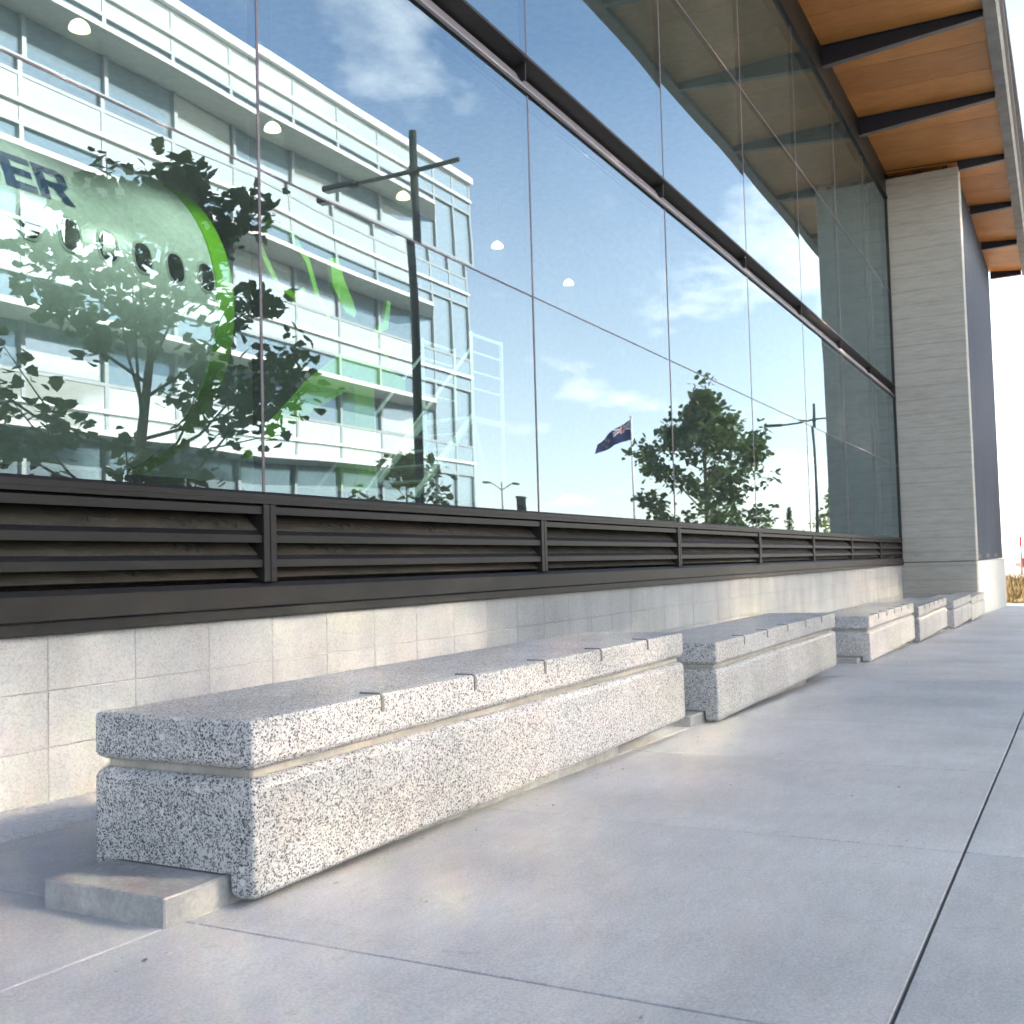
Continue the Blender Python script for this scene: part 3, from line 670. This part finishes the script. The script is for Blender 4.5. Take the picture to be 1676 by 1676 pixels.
def ribbon(pts, w, th=0.06):
    bm = bmesh.new(); P_ = [Vector((p[0]-13, p[1]-9.4, p[2]-.6)) for p in pts]; prev = None
    for i, p in enumerate(P_):
        d = (P_[min(i+1, len(P_)-1)]-P_[max(i-1, 0)]).normalized(); nrm = Vector((-d.z, 0, d.x)); wi = w[i] if isinstance(w, list) else w
        ring = [bm.verts.new(p+nrm*wi/2+Vector((0, th, 0))), bm.verts.new(p-nrm*wi/2+Vector((0, th, 0))), bm.verts.new(p-nrm*wi/2), bm.verts.new(p+nrm*wi/2)]
        if prev:
            for k in range(4): bm.faces.new((prev[k], prev[(k+1) % 4], ring[(k+1) % 4], ring[k]))
        else: bm.faces.new(ring)
        prev = ring
    bm.faces.new(prev); return obj('ribbon', bm, 'green', sc_)
ribbon([(10.6, 9.4, 2.3), (11.2, 9.4, 2.75), (12.0, 9.4, 3.3), (12.8, 9.4, 3.75), (13.6, 9.4, 3.8), (14.3, 9.4, 3.7)], [.12, .22, .42, .55, .4, .2])
ribbon([(10.9, 9.4, 5.3), (11.1, 9.4, 5.5), (11.5, 9.4, 5.5), (11.9, 9.4, 5.15), (12.1, 9.4, 4.7), (12.4, 9.4, 4.4)], [.08, .12, .12, .1, .1, .06])
ribbon([(10.9, 9.45, 5.2), (11.3, 9.45, 4.7), (11.7, 9.45, 4.6), (11.9, 9.45, 4.75)], .1)
ribbon([(12.5, 9.4, 5.35), (12.6, 9.4, 5.0), (12.85, 9.4, 4.7), (13.0, 9.4, 4.6)], [.2, .32, .28, .1])
ribbon([(13.9, 9.4, 5.0), (13.8, 9.4, 4.6), (13.5, 9.4, 4.4), (13.9, 9.4, 4.0)], [.1, .14, .08, .05])
boxo('stand', 'green', sc_, -0.2, 0.3, -0.1, 0.25, 0.002, 3.05)
rb = boxo('red_board', 'redboard', None, 16.6, 17.6, 4.10, 4.16, 0.60, 1.75, 0.004); tag(rb, 'low red display board standing inside near the far column', 'board')

# ------------------------------------------------------------------ benches on concrete pads
PEG = [2.453-1.93, 2.964-1.93, 3.469-1.93, 3.98-1.93, 4.502-1.93]
def make_bench(x0, length, z0, npeg):
    r = empty('terrazzo_bench', (x0, 1.71, z0))
    W, h = 0.52, 0.414
    bm = bmesh.new(); loft(bm, 0, length, 0, W, [(0.016, 0.297), (0.006, 0.304), (0, 0.314), (0, h-0.008), (0.003, h-0.002), (0.009, h)]); obj('seat_slab', bm, 'terrazzo', r)
    bm = bmesh.new(); loft(bm, 0, length, 0, W, [(0.0, 0.056), (0, 0.252), (0.004, 0.264), (0.012, 0.272), (0.020, 0.276)]); obj('base_block', bm, 'terrazzo', r)
    bm = bmesh.new(); loft(bm, 0, length, 0, W, [(0.024, 0.2765), (0.024, 0.2965)]); obj('recess_band', bm, 'cement', r)
    for y0 in (0, W-0.075):
        bm = bmesh.new(); loft(bm, 0, length, y0, y0+0.075, [(0.020, 0), (0.008, 0.004), (0.001, 0.014), (0, 0.024), (0, 0.0555)]); obj('skirt', bm, 'terrazzo', r)
    prof = [(-0.004, h-0.046), (-0.004, h-0.006), (0.004, h+0.004), (0.070, h+0.004), (0.070, h-0.001), (0.008, h-0.001), (0.001, h-0.010), (0.001, h-0.046)]
    for k in range(npeg):
        px = PEG[k]*length/3.05
        bm = bmesh.new(); prism_x(bm, prof, px-0.006, px+0.006); obj('skate_stopper', bm, 'stopper', r)
    return r
blabels = ['nearest long speckled terrazzo bench, its shaded end facing the camera', 'second speckled terrazzo bench from the camera, past the nearest one',
 'third terrazzo bench along the wall, after the widest gap', 'fourth terrazzo bench along the wall, close behind the third', 'fifth terrazzo bench, second last before the column', 'last terrazzo bench, beside the concrete column']
plabels = ['low concrete pad sticking out from under the nearest bench', 'concrete pad under the near end of the second bench', 'concrete pad under the near end of the third bench',
 'concrete pad under the near end of the fourth bench', 'concrete pad under the near end of the fifth bench', 'concrete pad under the last bench by the column']
BX = [(1.93, 3.05, .044), (5.51, 3.09, -.046), (10.12, 2.95, -.158), (13.5, 2.95, -.228), (17.4, 2.9, -.322), (20.4, 2.9, -.385)]
for i, (x0, ln, z0) in enumerate(BX):
    b = make_bench(x0, ln, z0, 5); tag(b, blabels[i], 'bench', 'terrazzo benches along the building')
    pe = empty('concrete_pad', (x0-0.19, 1.797, z0)); tag(pe, plabels[i], 'concrete pad', 'pads under the benches')
    bm = bmesh.new(); zb = gz(x0+1.2)-z0-0.05; box(bm, 0, 2.6, 0, 0.385, zb-0.02, 0.052, 0.004); obj('slab', bm, 'pad', pe)
    # keep it one mesh: the pad is the slab itself
    s = pe.children[0]; s.parent = None; s.name = 'concrete_pad'; s.location = pe.location
    for key in ('label', 'category', 'group'): s[key] = pe[key]
    bpy.data.objects.remove(pe)

# ------------------------------------------------------------------ opposite office building (seen in the glass)
OY = 2*DG - 21.5        # its street face
ob = empty('office_building', (24, OY, 0)); tag(ob, 'white panelled office block with sunshade canopies, reflected in the glass', 'building')
def O(o): o.location = -ob.location; return o
TZ = [16.42, 12.84, 9.21, 5.59]
mx_ = [31.22 - 2.43*k for k in range(0, 15)][::-1] + [33.6, 34.95, 36.38, 37.75]
OX0 = mx_[0]
O(boxo('core', 'interior', ob, OX0, 37.70, OY-17, OY-0.35, -0.6, 16.2))
O(boxo('side_wall', 'white_panel', ob, 37.705, 37.80, OY-17, OY-0.30, -0.6, 16.3))
for fi, T in enumerate(TZ):
    low = TZ[fi+1] if fi < 3 else 2.05
    for k in range(len(mx_)-1):
        a, b = mx_[k]+0.062, mx_[k+1]-0.062; pm = 'white_panel' if mx_[k] < 33 else 'pale_glass'; wmt = 'bwindow' if mx_[k] < 33 else 'pale_glass'
        O(boxo('spandrel_panel', pm, ob, a, b, OY-0.10, OY-0.03, T-0.70, T-0.06))
        O(boxo('spandrel_panel', pm, ob, a, b, OY-0.10, OY-0.03, T-1.22, T-0.76))
        w = O(boxo('window', wmt, ob, a, b, OY-0.16, OY-0.12, low+0.04 if fi < 3 else low, T-1.32))
        if random.random() < 0.42 and mx_[k] < 33:        # a drawn blind behind the pane
            boxo('blind', 'white_panel', w, a+0.05, b-0.05, OY-0.118, OY-0.112, low+0.08, low+random.uniform(.3, 1.2))
    O(boxo('rail', 'white_metal', ob, OX0, 37.78, OY+0.02, OY+0.10, T-0.79, T-0.68))
    O(boxo('cross_member', 'grey_metal', ob, OX0, 37.76, OY-0.12, OY+0.0, T-1.318, T-1.225))
    O(boxo('cross_member', 'grey_metal', ob, OX0, 37.76, OY-0.12, OY-0.005, T-0.055, T+0.035))
    cz = T - 2.42 if fi < 3 else T-1.55
    cn = O(boxo('canopy', 'canopy', ob, OX0, 33.0, OY-0.115, OY+1.15, cz, cz+0.10))
    boxo('canopy_edge', 'white_metal', cn, OX0, 33.0, OY+1.152, OY+1.20, cz-0.01, cz+0.13)
    bm = bmesh.new(); vsx = [bm.verts.new(p) for p in ((33.001, OY-0.02, cz), (34.9, OY-0.02, cz), (33.001, OY+1.2, cz), (33.001, OY-0.02, cz+0.1), (34.9, OY-0.02, cz+0.1), (33.001, OY+1.2, cz+0.1))]
    for f in ((0, 1, 2), (3, 5, 4), (0, 3, 4, 1), (1, 4, 5, 2), (2, 5, 3, 0)): bm.faces.new([vsx[q] for q in f])
    obj('canopy_tip', bm, 'canopy', cn)
for k, x in enumerate(mx_): O(boxo('mullion', 'grey_metal', ob, x-0.06, x+0.06, OY-0.15, OY-0.008, 2.0, 16.36))
for k in range(len(mx_)-4):
    for h in (0, 1):
        a = mx_[k] + h*1.215; O(boxo('shopfront_pane', 'white_panel' if (k*2+h) % 3 else 'bwindow', ob, a+0.04, a+1.175, OY-0.40, OY-0.34, -0.6, 4.0))
O(boxo('parapet_cap', 'white_metal', ob, OX0, 37.85, OY-0.35, OY+0.16, 16.46, 16.72))
O(boxo('roof', 'canopy', ob, OX0, 37.69, OY-17, OY-0.36, 16.205, 16.30))

# ------------------------------------------------------------------ street lights
def street_light(x, y, label, h=8.6):
    z = gz(min(x, 60)); r = empty('street_light', (x, y, z)); tag(r, label, 'street light', 'dark street lights along the kerb')
    H = h - z
    bm = bmesh.new(); tube(bm, [(0, 0, 0), (0, 0, H*0.5), (0, 0, H)], [0.088, 0.08, 0.072], 14); obj('pole', bm, 'pole', r, True)
    bm = bmesh.new(); tube(bm, [(0, 0, 0), (0, 0, 0.25), (0, 0, 0.28)], [0.14, 0.14, 0.09], 14); obj('base_sleeve', bm, 'pole', r, True)
    za = H - 0.75
    bm = bmesh.new(); tube(bm, [(0, 0.95, za+0.05), (0, -1.3, za-0.03)], 0.042, 10); obj('arm', bm, 'pole', r, True)
    bm = bmesh.new(); box(bm, -0.10, 0.10, -2.05, -1.28, za-0.09, za+0.03, 0.03); hd = obj('lamp_head', bm, 'pole', r)
    bm = bmesh.new(); box(bm, -0.075, 0.075, -2.0, -1.45, za-0.098, za-0.0905); obj('lens', bm, 'white_metal', hd)
    bm = bmesh.new(); tube(bm, [(0, 0, za-0.07), (0, 0, za+0.09)], 0.098, 14); obj('collar', bm, 'pole', r, True)
    return r
street_light(15.92, 2*DG-10.2, 'tall dark street light reflected in front of the office block')
street_light(48.1, 2*DG-10.2, 'distant dark street light reflected near the far column', 7.6)
# small double-armed far lamp
r = empty('double_lamp', (56, 2*DG-30, -0.35)); tag(r, 'tiny far double-armed street lamp reflected low in the glass', 'street light')
tubeo('pole', 'fascia', r, [(0, 0, 0), (0, 0, 5.9)], [.08, .05], 8)
for s in (-1, 1):
    tubeo('arm', 'fascia', r, [(0, 0, 5.4), (0.3*s, 0.5*s, 5.8), (0.5*s, 0.8*s, 5.85)], .035, 6)
    bm = bmesh.new(); box(bm, .5*s-.2, .5*s+.2, .8*s-.2, .8*s+.2, 5.8, 5.92, .03); obj('lamp_head', bm, 'pole', r)
# marker post
r = empty('marker_post', (19.9, 2*DG-10.2, gz(19.9))); tag(r, 'short dark square post reflected at the foot of the sky', 'post')
h = 2.2-gz(19.9); bm = bmesh.new(); box(bm, -.08, .08, -.08, .08, 0, h-.05, .008); obj('shaft', bm, 'pole', r); bm = bmesh.new(); box(bm, -.095, .095, -.095, .095, h-.049, h, .01); obj('cap', bm, 'pole', r)

# ------------------------------------------------------------------ flag pole with a blue ensign
FXp, FYp = 56.6, 2*DG-22
r = empty('flagpole', (FXp, FYp, -0.35)); tag(r, 'white flagpole reflected beside the leafy tree', 'flagpole')
tubeo('pole', 'white_metal', r, [(0, 0, 0), (0, 0, 5), (0, 0, 9.3)], [.09, .075, .05], 12)
bm = bmesh.new(); bmesh.ops.create_uvsphere(bm, u_segments=10, v_segments=8, radius=.09, matrix=Matrix.Translation((0, 0, 9.36))); obj('finial', bm, 'white_metal', r, True)
fl = empty('flag', (FXp, FYp, 8.9)); tag(fl, 'drooping dark blue national flag with a red and white corner', 'flag')
def flagpt(u, v): # u along the fly 0..1, v down the hoist 0..1
    q = 0.06 + 1.95*u; wv_ = 0.13*math.sin(u*9+v*1.5)*(0.3+u); z = -1.15*v*(1-0.5*u) - 1.35*u**1.15; return Vector((-0.42*q + wv_, -0.91*q + wv_*0.4, z-0.05))
def flagpatch(name, mat, u0, u1, v0, v1, off, par, nu=14, nv=6, skew=None):
    bm = bmesh.new(); g = {}
    for i in range(nu+1):
        for j in range(nv+1):
            u = u0+(u1-u0)*i/nu; v = v0+(v1-v0)*j/nv
            if skew: v += skew*(i/nu)
            g[i, j] = bm.verts.new(flagpt(u, v)+Vector((off*0.9, -off*0.4, 0)))
    for i in range(nu):
        for j in range(nv): bm.faces.new((g[i, j], g[i+1, j], g[i+1, j+1], g[i, j+1]))
    return obj(name, bm, mat, par, True, False)
flagpatch('cloth', 'flagblue', 0, 1, 0, 1, 0, fl, 30, 12)
for off in (.006, -.006):
    flagpatch('canton_cross', 'flagwhite', 0.005, .48, .18, .34, off, fl); flagpatch('canton_cross', 'flagwhite', .20, .29, 0.005, .5, off, fl)
    flagpatch('canton_saltire', 'flagwhite', 0.005, .47, 0.0, .07, off, fl, skew=.43); flagpatch('canton_saltire', 'flagwhite', 0.005, .47, .43, .5, off, fl, skew=-.43)
    flagpatch('canton_red_cross', 'flagred', 0.005, .48, .22, .30, off*1.8, fl); flagpatch('canton_red_cross', 'flagred', .225, .265, 0.005, .5, off*1.8, fl)
    for (u, v) in ((.75, .2), (.66, .45), (.85, .42), (.75, .75)):
        flagpatch('star', 'flagwhite', u-.035, u+.035, v-.055, v+.055, off, fl, 2, 2); flagpatch('star_centre', 'flagred', u-.022, u+.022, v-.035, v+.035, off*1.8, fl, 2, 2)

# ------------------------------------------------------------------ trees
LEAF = [(0, 0), (.16, .03), (.38, .06), (.36, .25), (.50, .46), (.34, .55), (.27, .74), (0, 1.0), (-.27, .74), (-.34, .55), (-.50, .46), (-.36, .25), (-.38, .06), (-.16, .03)]
def leaf_verts(p, d, nrm, size):
    side = d.cross(nrm).normalized(); nn = side.cross(d).normalized()
    return [p + side*(u*size) + d*(v*size) + nn*(0.10*size*(abs(u)*1.2 - v*v)) for u, v in LEAF]
def grow_tree(name, loc, height, radius, base, nlimb, size, mat, seed, label, cat, group, leaves_per=16, single=0, trunk_r=0.09, lean=0.0, sub=3, cone=0.6):
    rnd = random.Random(seed)
    r = empty(name, loc); tag(r, label, cat, group)
    tb = bmesh.new(); lb = bmesh.new(); singles = []
    top = Vector((lean, 0, height*0.94)); tp = [Vector((0, 0, 0)), Vector((.03, .02, height*.3)), Vector((lean*.5-.03, .03, height*.62)), top]
    tube(tb, tp, [trunk_r, trunk_r*.85, trunk_r*.5, trunk_r*.12], 8)
    def trunk(t):
        k = min(2.999, t*3); i = int(k); return tp[i].lerp(tp[i+1], k-i)
    ends = []
    for k in range(nlimb):
        t = base/height + (0.96-base/height)*((k+.5)/nlimb); ang = k*2.4 + rnd.uniform(-.4, .4)
        rel = (t-base/height)/(1-base/height)
        prof = (math.sin(math.pi*min(1, (rel*0.80+0.22)))**0.7) * (1 - cone*rel*rel)
        ln = radius*prof*rnd.uniform(.7, 1.12)
        p0 = trunk(t); el = rad(rnd.uniform(12, 38) + 30*rel)
        d = Vector((math.cos(ang)*math.cos(el), math.sin(ang)*math.cos(el), math.sin(el)))
        p1 = p0 + d*ln*.5 + Vector((0, 0, -.04*ln)); p2 = p0 + d*ln + Vector((0, 0, .10*ln))
        tube(tb, [p0, p1, p2], [trunk_r*.36*(1-.5*rel), trunk_r*.22, .006], 5); ends.append((p1, p2, d, ln))
        for s in range(sub):
            f = rnd.uniform(.3, .95); q0 = p0.lerp(p2, f); a2 = ang + rnd.choice((-1, 1))*rnd.uniform(.5, 1.2); e2 = rad(rnd.uniform(0, 55))
            d2 = Vector((math.cos(a2)*math.cos(e2), math.sin(a2)*math.cos(e2), math.sin(e2))); l2 = ln*rnd.uniform(.25, .5)+.15
            q2 = q0 + d2*l2; tube(tb, [q0, q2], [.014, .004], 4, False); ends.append((q0, q2, d2, l2))
    ends.append((trunk(.85), top, Vector((0, 0, 1)), height*.12)); ends.append((trunk(.9), top+Vector((.05, .04, height*.05)), Vector((0, 0, 1)), height*.1))
    for (a, b, d, ln) in ends:
        n = int(leaves_per*rnd.uniform(.7, 1.3))
        for q in range(n):
            f = rnd.random()**.6; p = a.lerp(b, f) + Vector((rnd.gauss(0, 1), rnd.gauss(0, 1), rnd.gauss(0, .8)))*size*.75
            dd = (d*rnd.uniform(.2, 1) + Vector((rnd.gauss(0, .7), rnd.gauss(0, .7), rnd.gauss(-.15, .6)))).normalized()
            nrm = Vector((rnd.gauss(0, .55), rnd.gauss(0, .55), 1)).normalized()
            if abs(nrm.dot(dd)) > .95: continue
            sz = size*rnd.uniform(.6, 1.25)
            if len(singles) < single and rnd.random() < .25: singles.append((p, dd, nrm, sz))
            else: lb.faces.new([lb.verts.new(v) for v in leaf_verts(p, dd, nrm, sz)])
    obj('trunk', tb, 'bark', r, True)
    c = obj('crown', lb, mat, r, recalc=False); c['kind'] = 'stuff'
    if singles:
        bm = bmesh.new(); bm.faces.new([bm.verts.new(v) for v in leaf_verts(Vector((0, 0, 0)), Vector((0, 1, 0)), Vector((0, 0, 1)), 1.0)]); me = bpy.data.meshes.new('leaf'); bm.to_mesh(me); bm.free(); me.materials.append(MAT[mat])
        for p, dd, nrm, sz in singles:
            side = dd.cross(nrm).normalized(); nn = side.cross(dd).normalized()
            o = bpy.data.objects.new('leaf', me); col.objects.link(o); o.parent = r
            m = Matrix((side*sz, dd*sz, nn*sz)).transposed().to_4x4(); m.translation = p; o.matrix_local = m
    return r
TY = 2*DG - 10.5
grow_tree('plane_tree', (9.7, TY, gz(9.7)), 6.6, 2.8, 1.2, 26, 0.17, 'leaf', 21, 'large-leaved young tree reflected over the fuselage at the left', 'tree', 'street trees along the kerb', 27, 260, 0.09, .75, 4)
grow_tree('plane_tree', (33.2, TY, gz(33.2)), 7.4, 2.9, 1.3, 32, 0.21, 'leaf', 5, 'full green street tree reflected beside the flagpole', 'tree', 'street trees along the kerb', 34, 0, 0.11, 0, 4, .97)
grow_tree('leafy_shrub', (17.0, 2*DG-11.2, gz(17)), 3.3, 1.35, .3, 14, 0.16, 'leafy', 9, 'yellow-green shrub reflected at the foot of the dark street light', 'shrub', None, 13, 0, 0.03, 0, 2, .5)
grow_tree('young_tree', (56.5, 2*DG-11.0, -.4), 4.6, 1.5, 1.0, 14, 0.25, 'leafy', 14, 'small pale tree reflected at the edge of the column', 'tree', None, 12, 0, 0.05, 0, 2, .5)
# far conifer
r = empty('conifer', (127, 2*DG-30, -.4)); tag(r, 'tiny far conifer reflected low against the sky', 'tree')
tubeo('trunk', 'bark', r, [(0, 0, 0), (0, 0, 7.2)], [.15, .02], 6)
bm = bmesh.new(); rnd = random.Random(4)
for k in range(900):
    t = rnd.random(); z = 1.2+5.9*t; R_ = 1.5*(1-t)**.8*(0.65+.35*math.sin(t*38)); a = rnd.uniform(0, 6.28); q = rnd.uniform(.2, 1)*R_
    p = Vector((math.cos(a)*q, math.sin(a)*q, z-.15*q)); bm.faces.new([bm.verts.new(v) for v in (p, p+Vector((rnd.uniform(-.3, .3), rnd.uniform(-.3, .3), .12)), p+Vector((rnd.uniform(-.3, .3), rnd.uniform(-.3, .3), -.12)))])
c = obj('crown', bm, 'needle', r, recalc=False); c['kind'] = 'stuff'

# ------------------------------------------------------------------ red car past the end of the building
car = empty('parked_car', (68, 1.2, gz(68)), rad(-78)); tag(car, 'small red car parked far off beyond the pavement end', 'car')
def car_loft(name, mat, prof, w0, w1, inset):
    bm = bmesh.new(); L_ = []
    for s, w in ((-1, w1), (-1, w0), (1, w0), (1, w1)):
        pass
    rings = []
    for y, k in ((-w0, 0), (-w0*.97, 1), (w0*.97, 1), (w0, 0)):
        ring = [bm.verts.new((x*(1 if k else .985), y*(1 - inset*max(0, z-.75)), z if k else z*(.985)+.008)) for x, z in prof]; rings.append(ring)
    n = len(prof)
    for a, b in zip(rings, rings[1:]):
        for i in range(n): bm.faces.new((a[i], a[(i+1) % n], b[(i+1) % n], b[i]))
    bm.faces.new(rings[0][::-1]); bm.faces.new(rings[-1]); return obj(name, bm, mat, car, False)
car_loft('body', 'red', [(-1.95, .35), (-2.0, .55), (-1.93, .80), (-1.15, .92), (-.55, 1.38), (.0, 1.46), (.9, 1.42), (1.65, 1.02), (1.92, .92), (1.98, .55), (1.93, .30), (1.65, .24), (-1.6, .24)], .84, .8, .16)
for s in (-1, 1):
    bm = bmesh.new(); vsx = [(-.95, .95), (-.48, 1.33), (0.0, 1.40), (.85, 1.36), (1.35, 1.0)]
    ya = lambda z: s*(.845*(1-.16*(z-.75))+.004)
    bm.faces.new([bm.verts.new((x, ya(z), z)) for x, z in vsx]); obj('side_window', bm, 'carglass', car, recalc=False)
    for x in (-1.25, 1.25):
        bm = bmesh.new(); tube(bm, [(x, s*.66, .31), (x, s*.85, .31)], .31, 20); w = obj('wheel', bm, 'tyre', car)
        bm = bmesh.new(); tube(bm, [(x, s*.851, .31), (x, s*.862, .31)], .19, 14); obj('rim', bm, 'rim', w)
    bm = bmesh.new(); box(bm, -1.985, -1.90, s*.62-.13, s*.62+.13, .62, .74, .02); obj('headlight', bm, 'white_metal', car)
    bm = bmesh.new(); box(bm, 1.91, 1.965, s*.64-.1, s*.64+.1, .72, .9, .02); obj('tail_light', bm, 'flagred', car)
bm = bmesh.new(); bm.faces.new([bm.verts.new(p) for p in ((-1.145, -.72, .945), (-1.145, .72, .945), (-.57, .66, 1.385), (-.57, -.66, 1.385))]); obj('windscreen', bm, 'carglass', car, recalc=False)

r = empty('striped_post', (60, 2.62, gz(60))); tag(r, 'thin red-topped grey post beside the far red car', 'post')
tubeo('shaft', 'fascia', r, [(0, 0, 0), (0, 0, 1.45)], .05, 10); tubeo('red_top', 'flagred', r, [(0, 0, 1.4501), (0, 0, 1.95)], .055, 10)

# ------------------------------------------------------------------ leaf litter on the paving
bm = bmesh.new(); rnd = random.Random(31)
for k in range(150):
    x = rnd.uniform(1.4, 11); y = rnd.uniform(-.3, 1.75) if k < 80 else rnd.uniform(1.62, 1.74); s = rnd.uniform(.003, .011); a = rnd.uniform(0, 6.28); z = gz(x)+.003
    p = [Vector((x, y, z)) + Vector((math.cos(a+t)*s*rr_, math.sin(a+t)*s*rr_*.6, rnd.uniform(0, .004))) for t, rr_ in ((0, 1.3), (1.2, .8), (2.2, .9), (3.2, 1.2), (4.3, .7), (5.3, .9))]
    bm.faces.new([bm.verts.new(v) for v in p])
tag(obj('leaf_litter', bm, 'litter', recalc=False), 'scattered specks of leaf litter on the pavement', 'litter', kind='stuff')
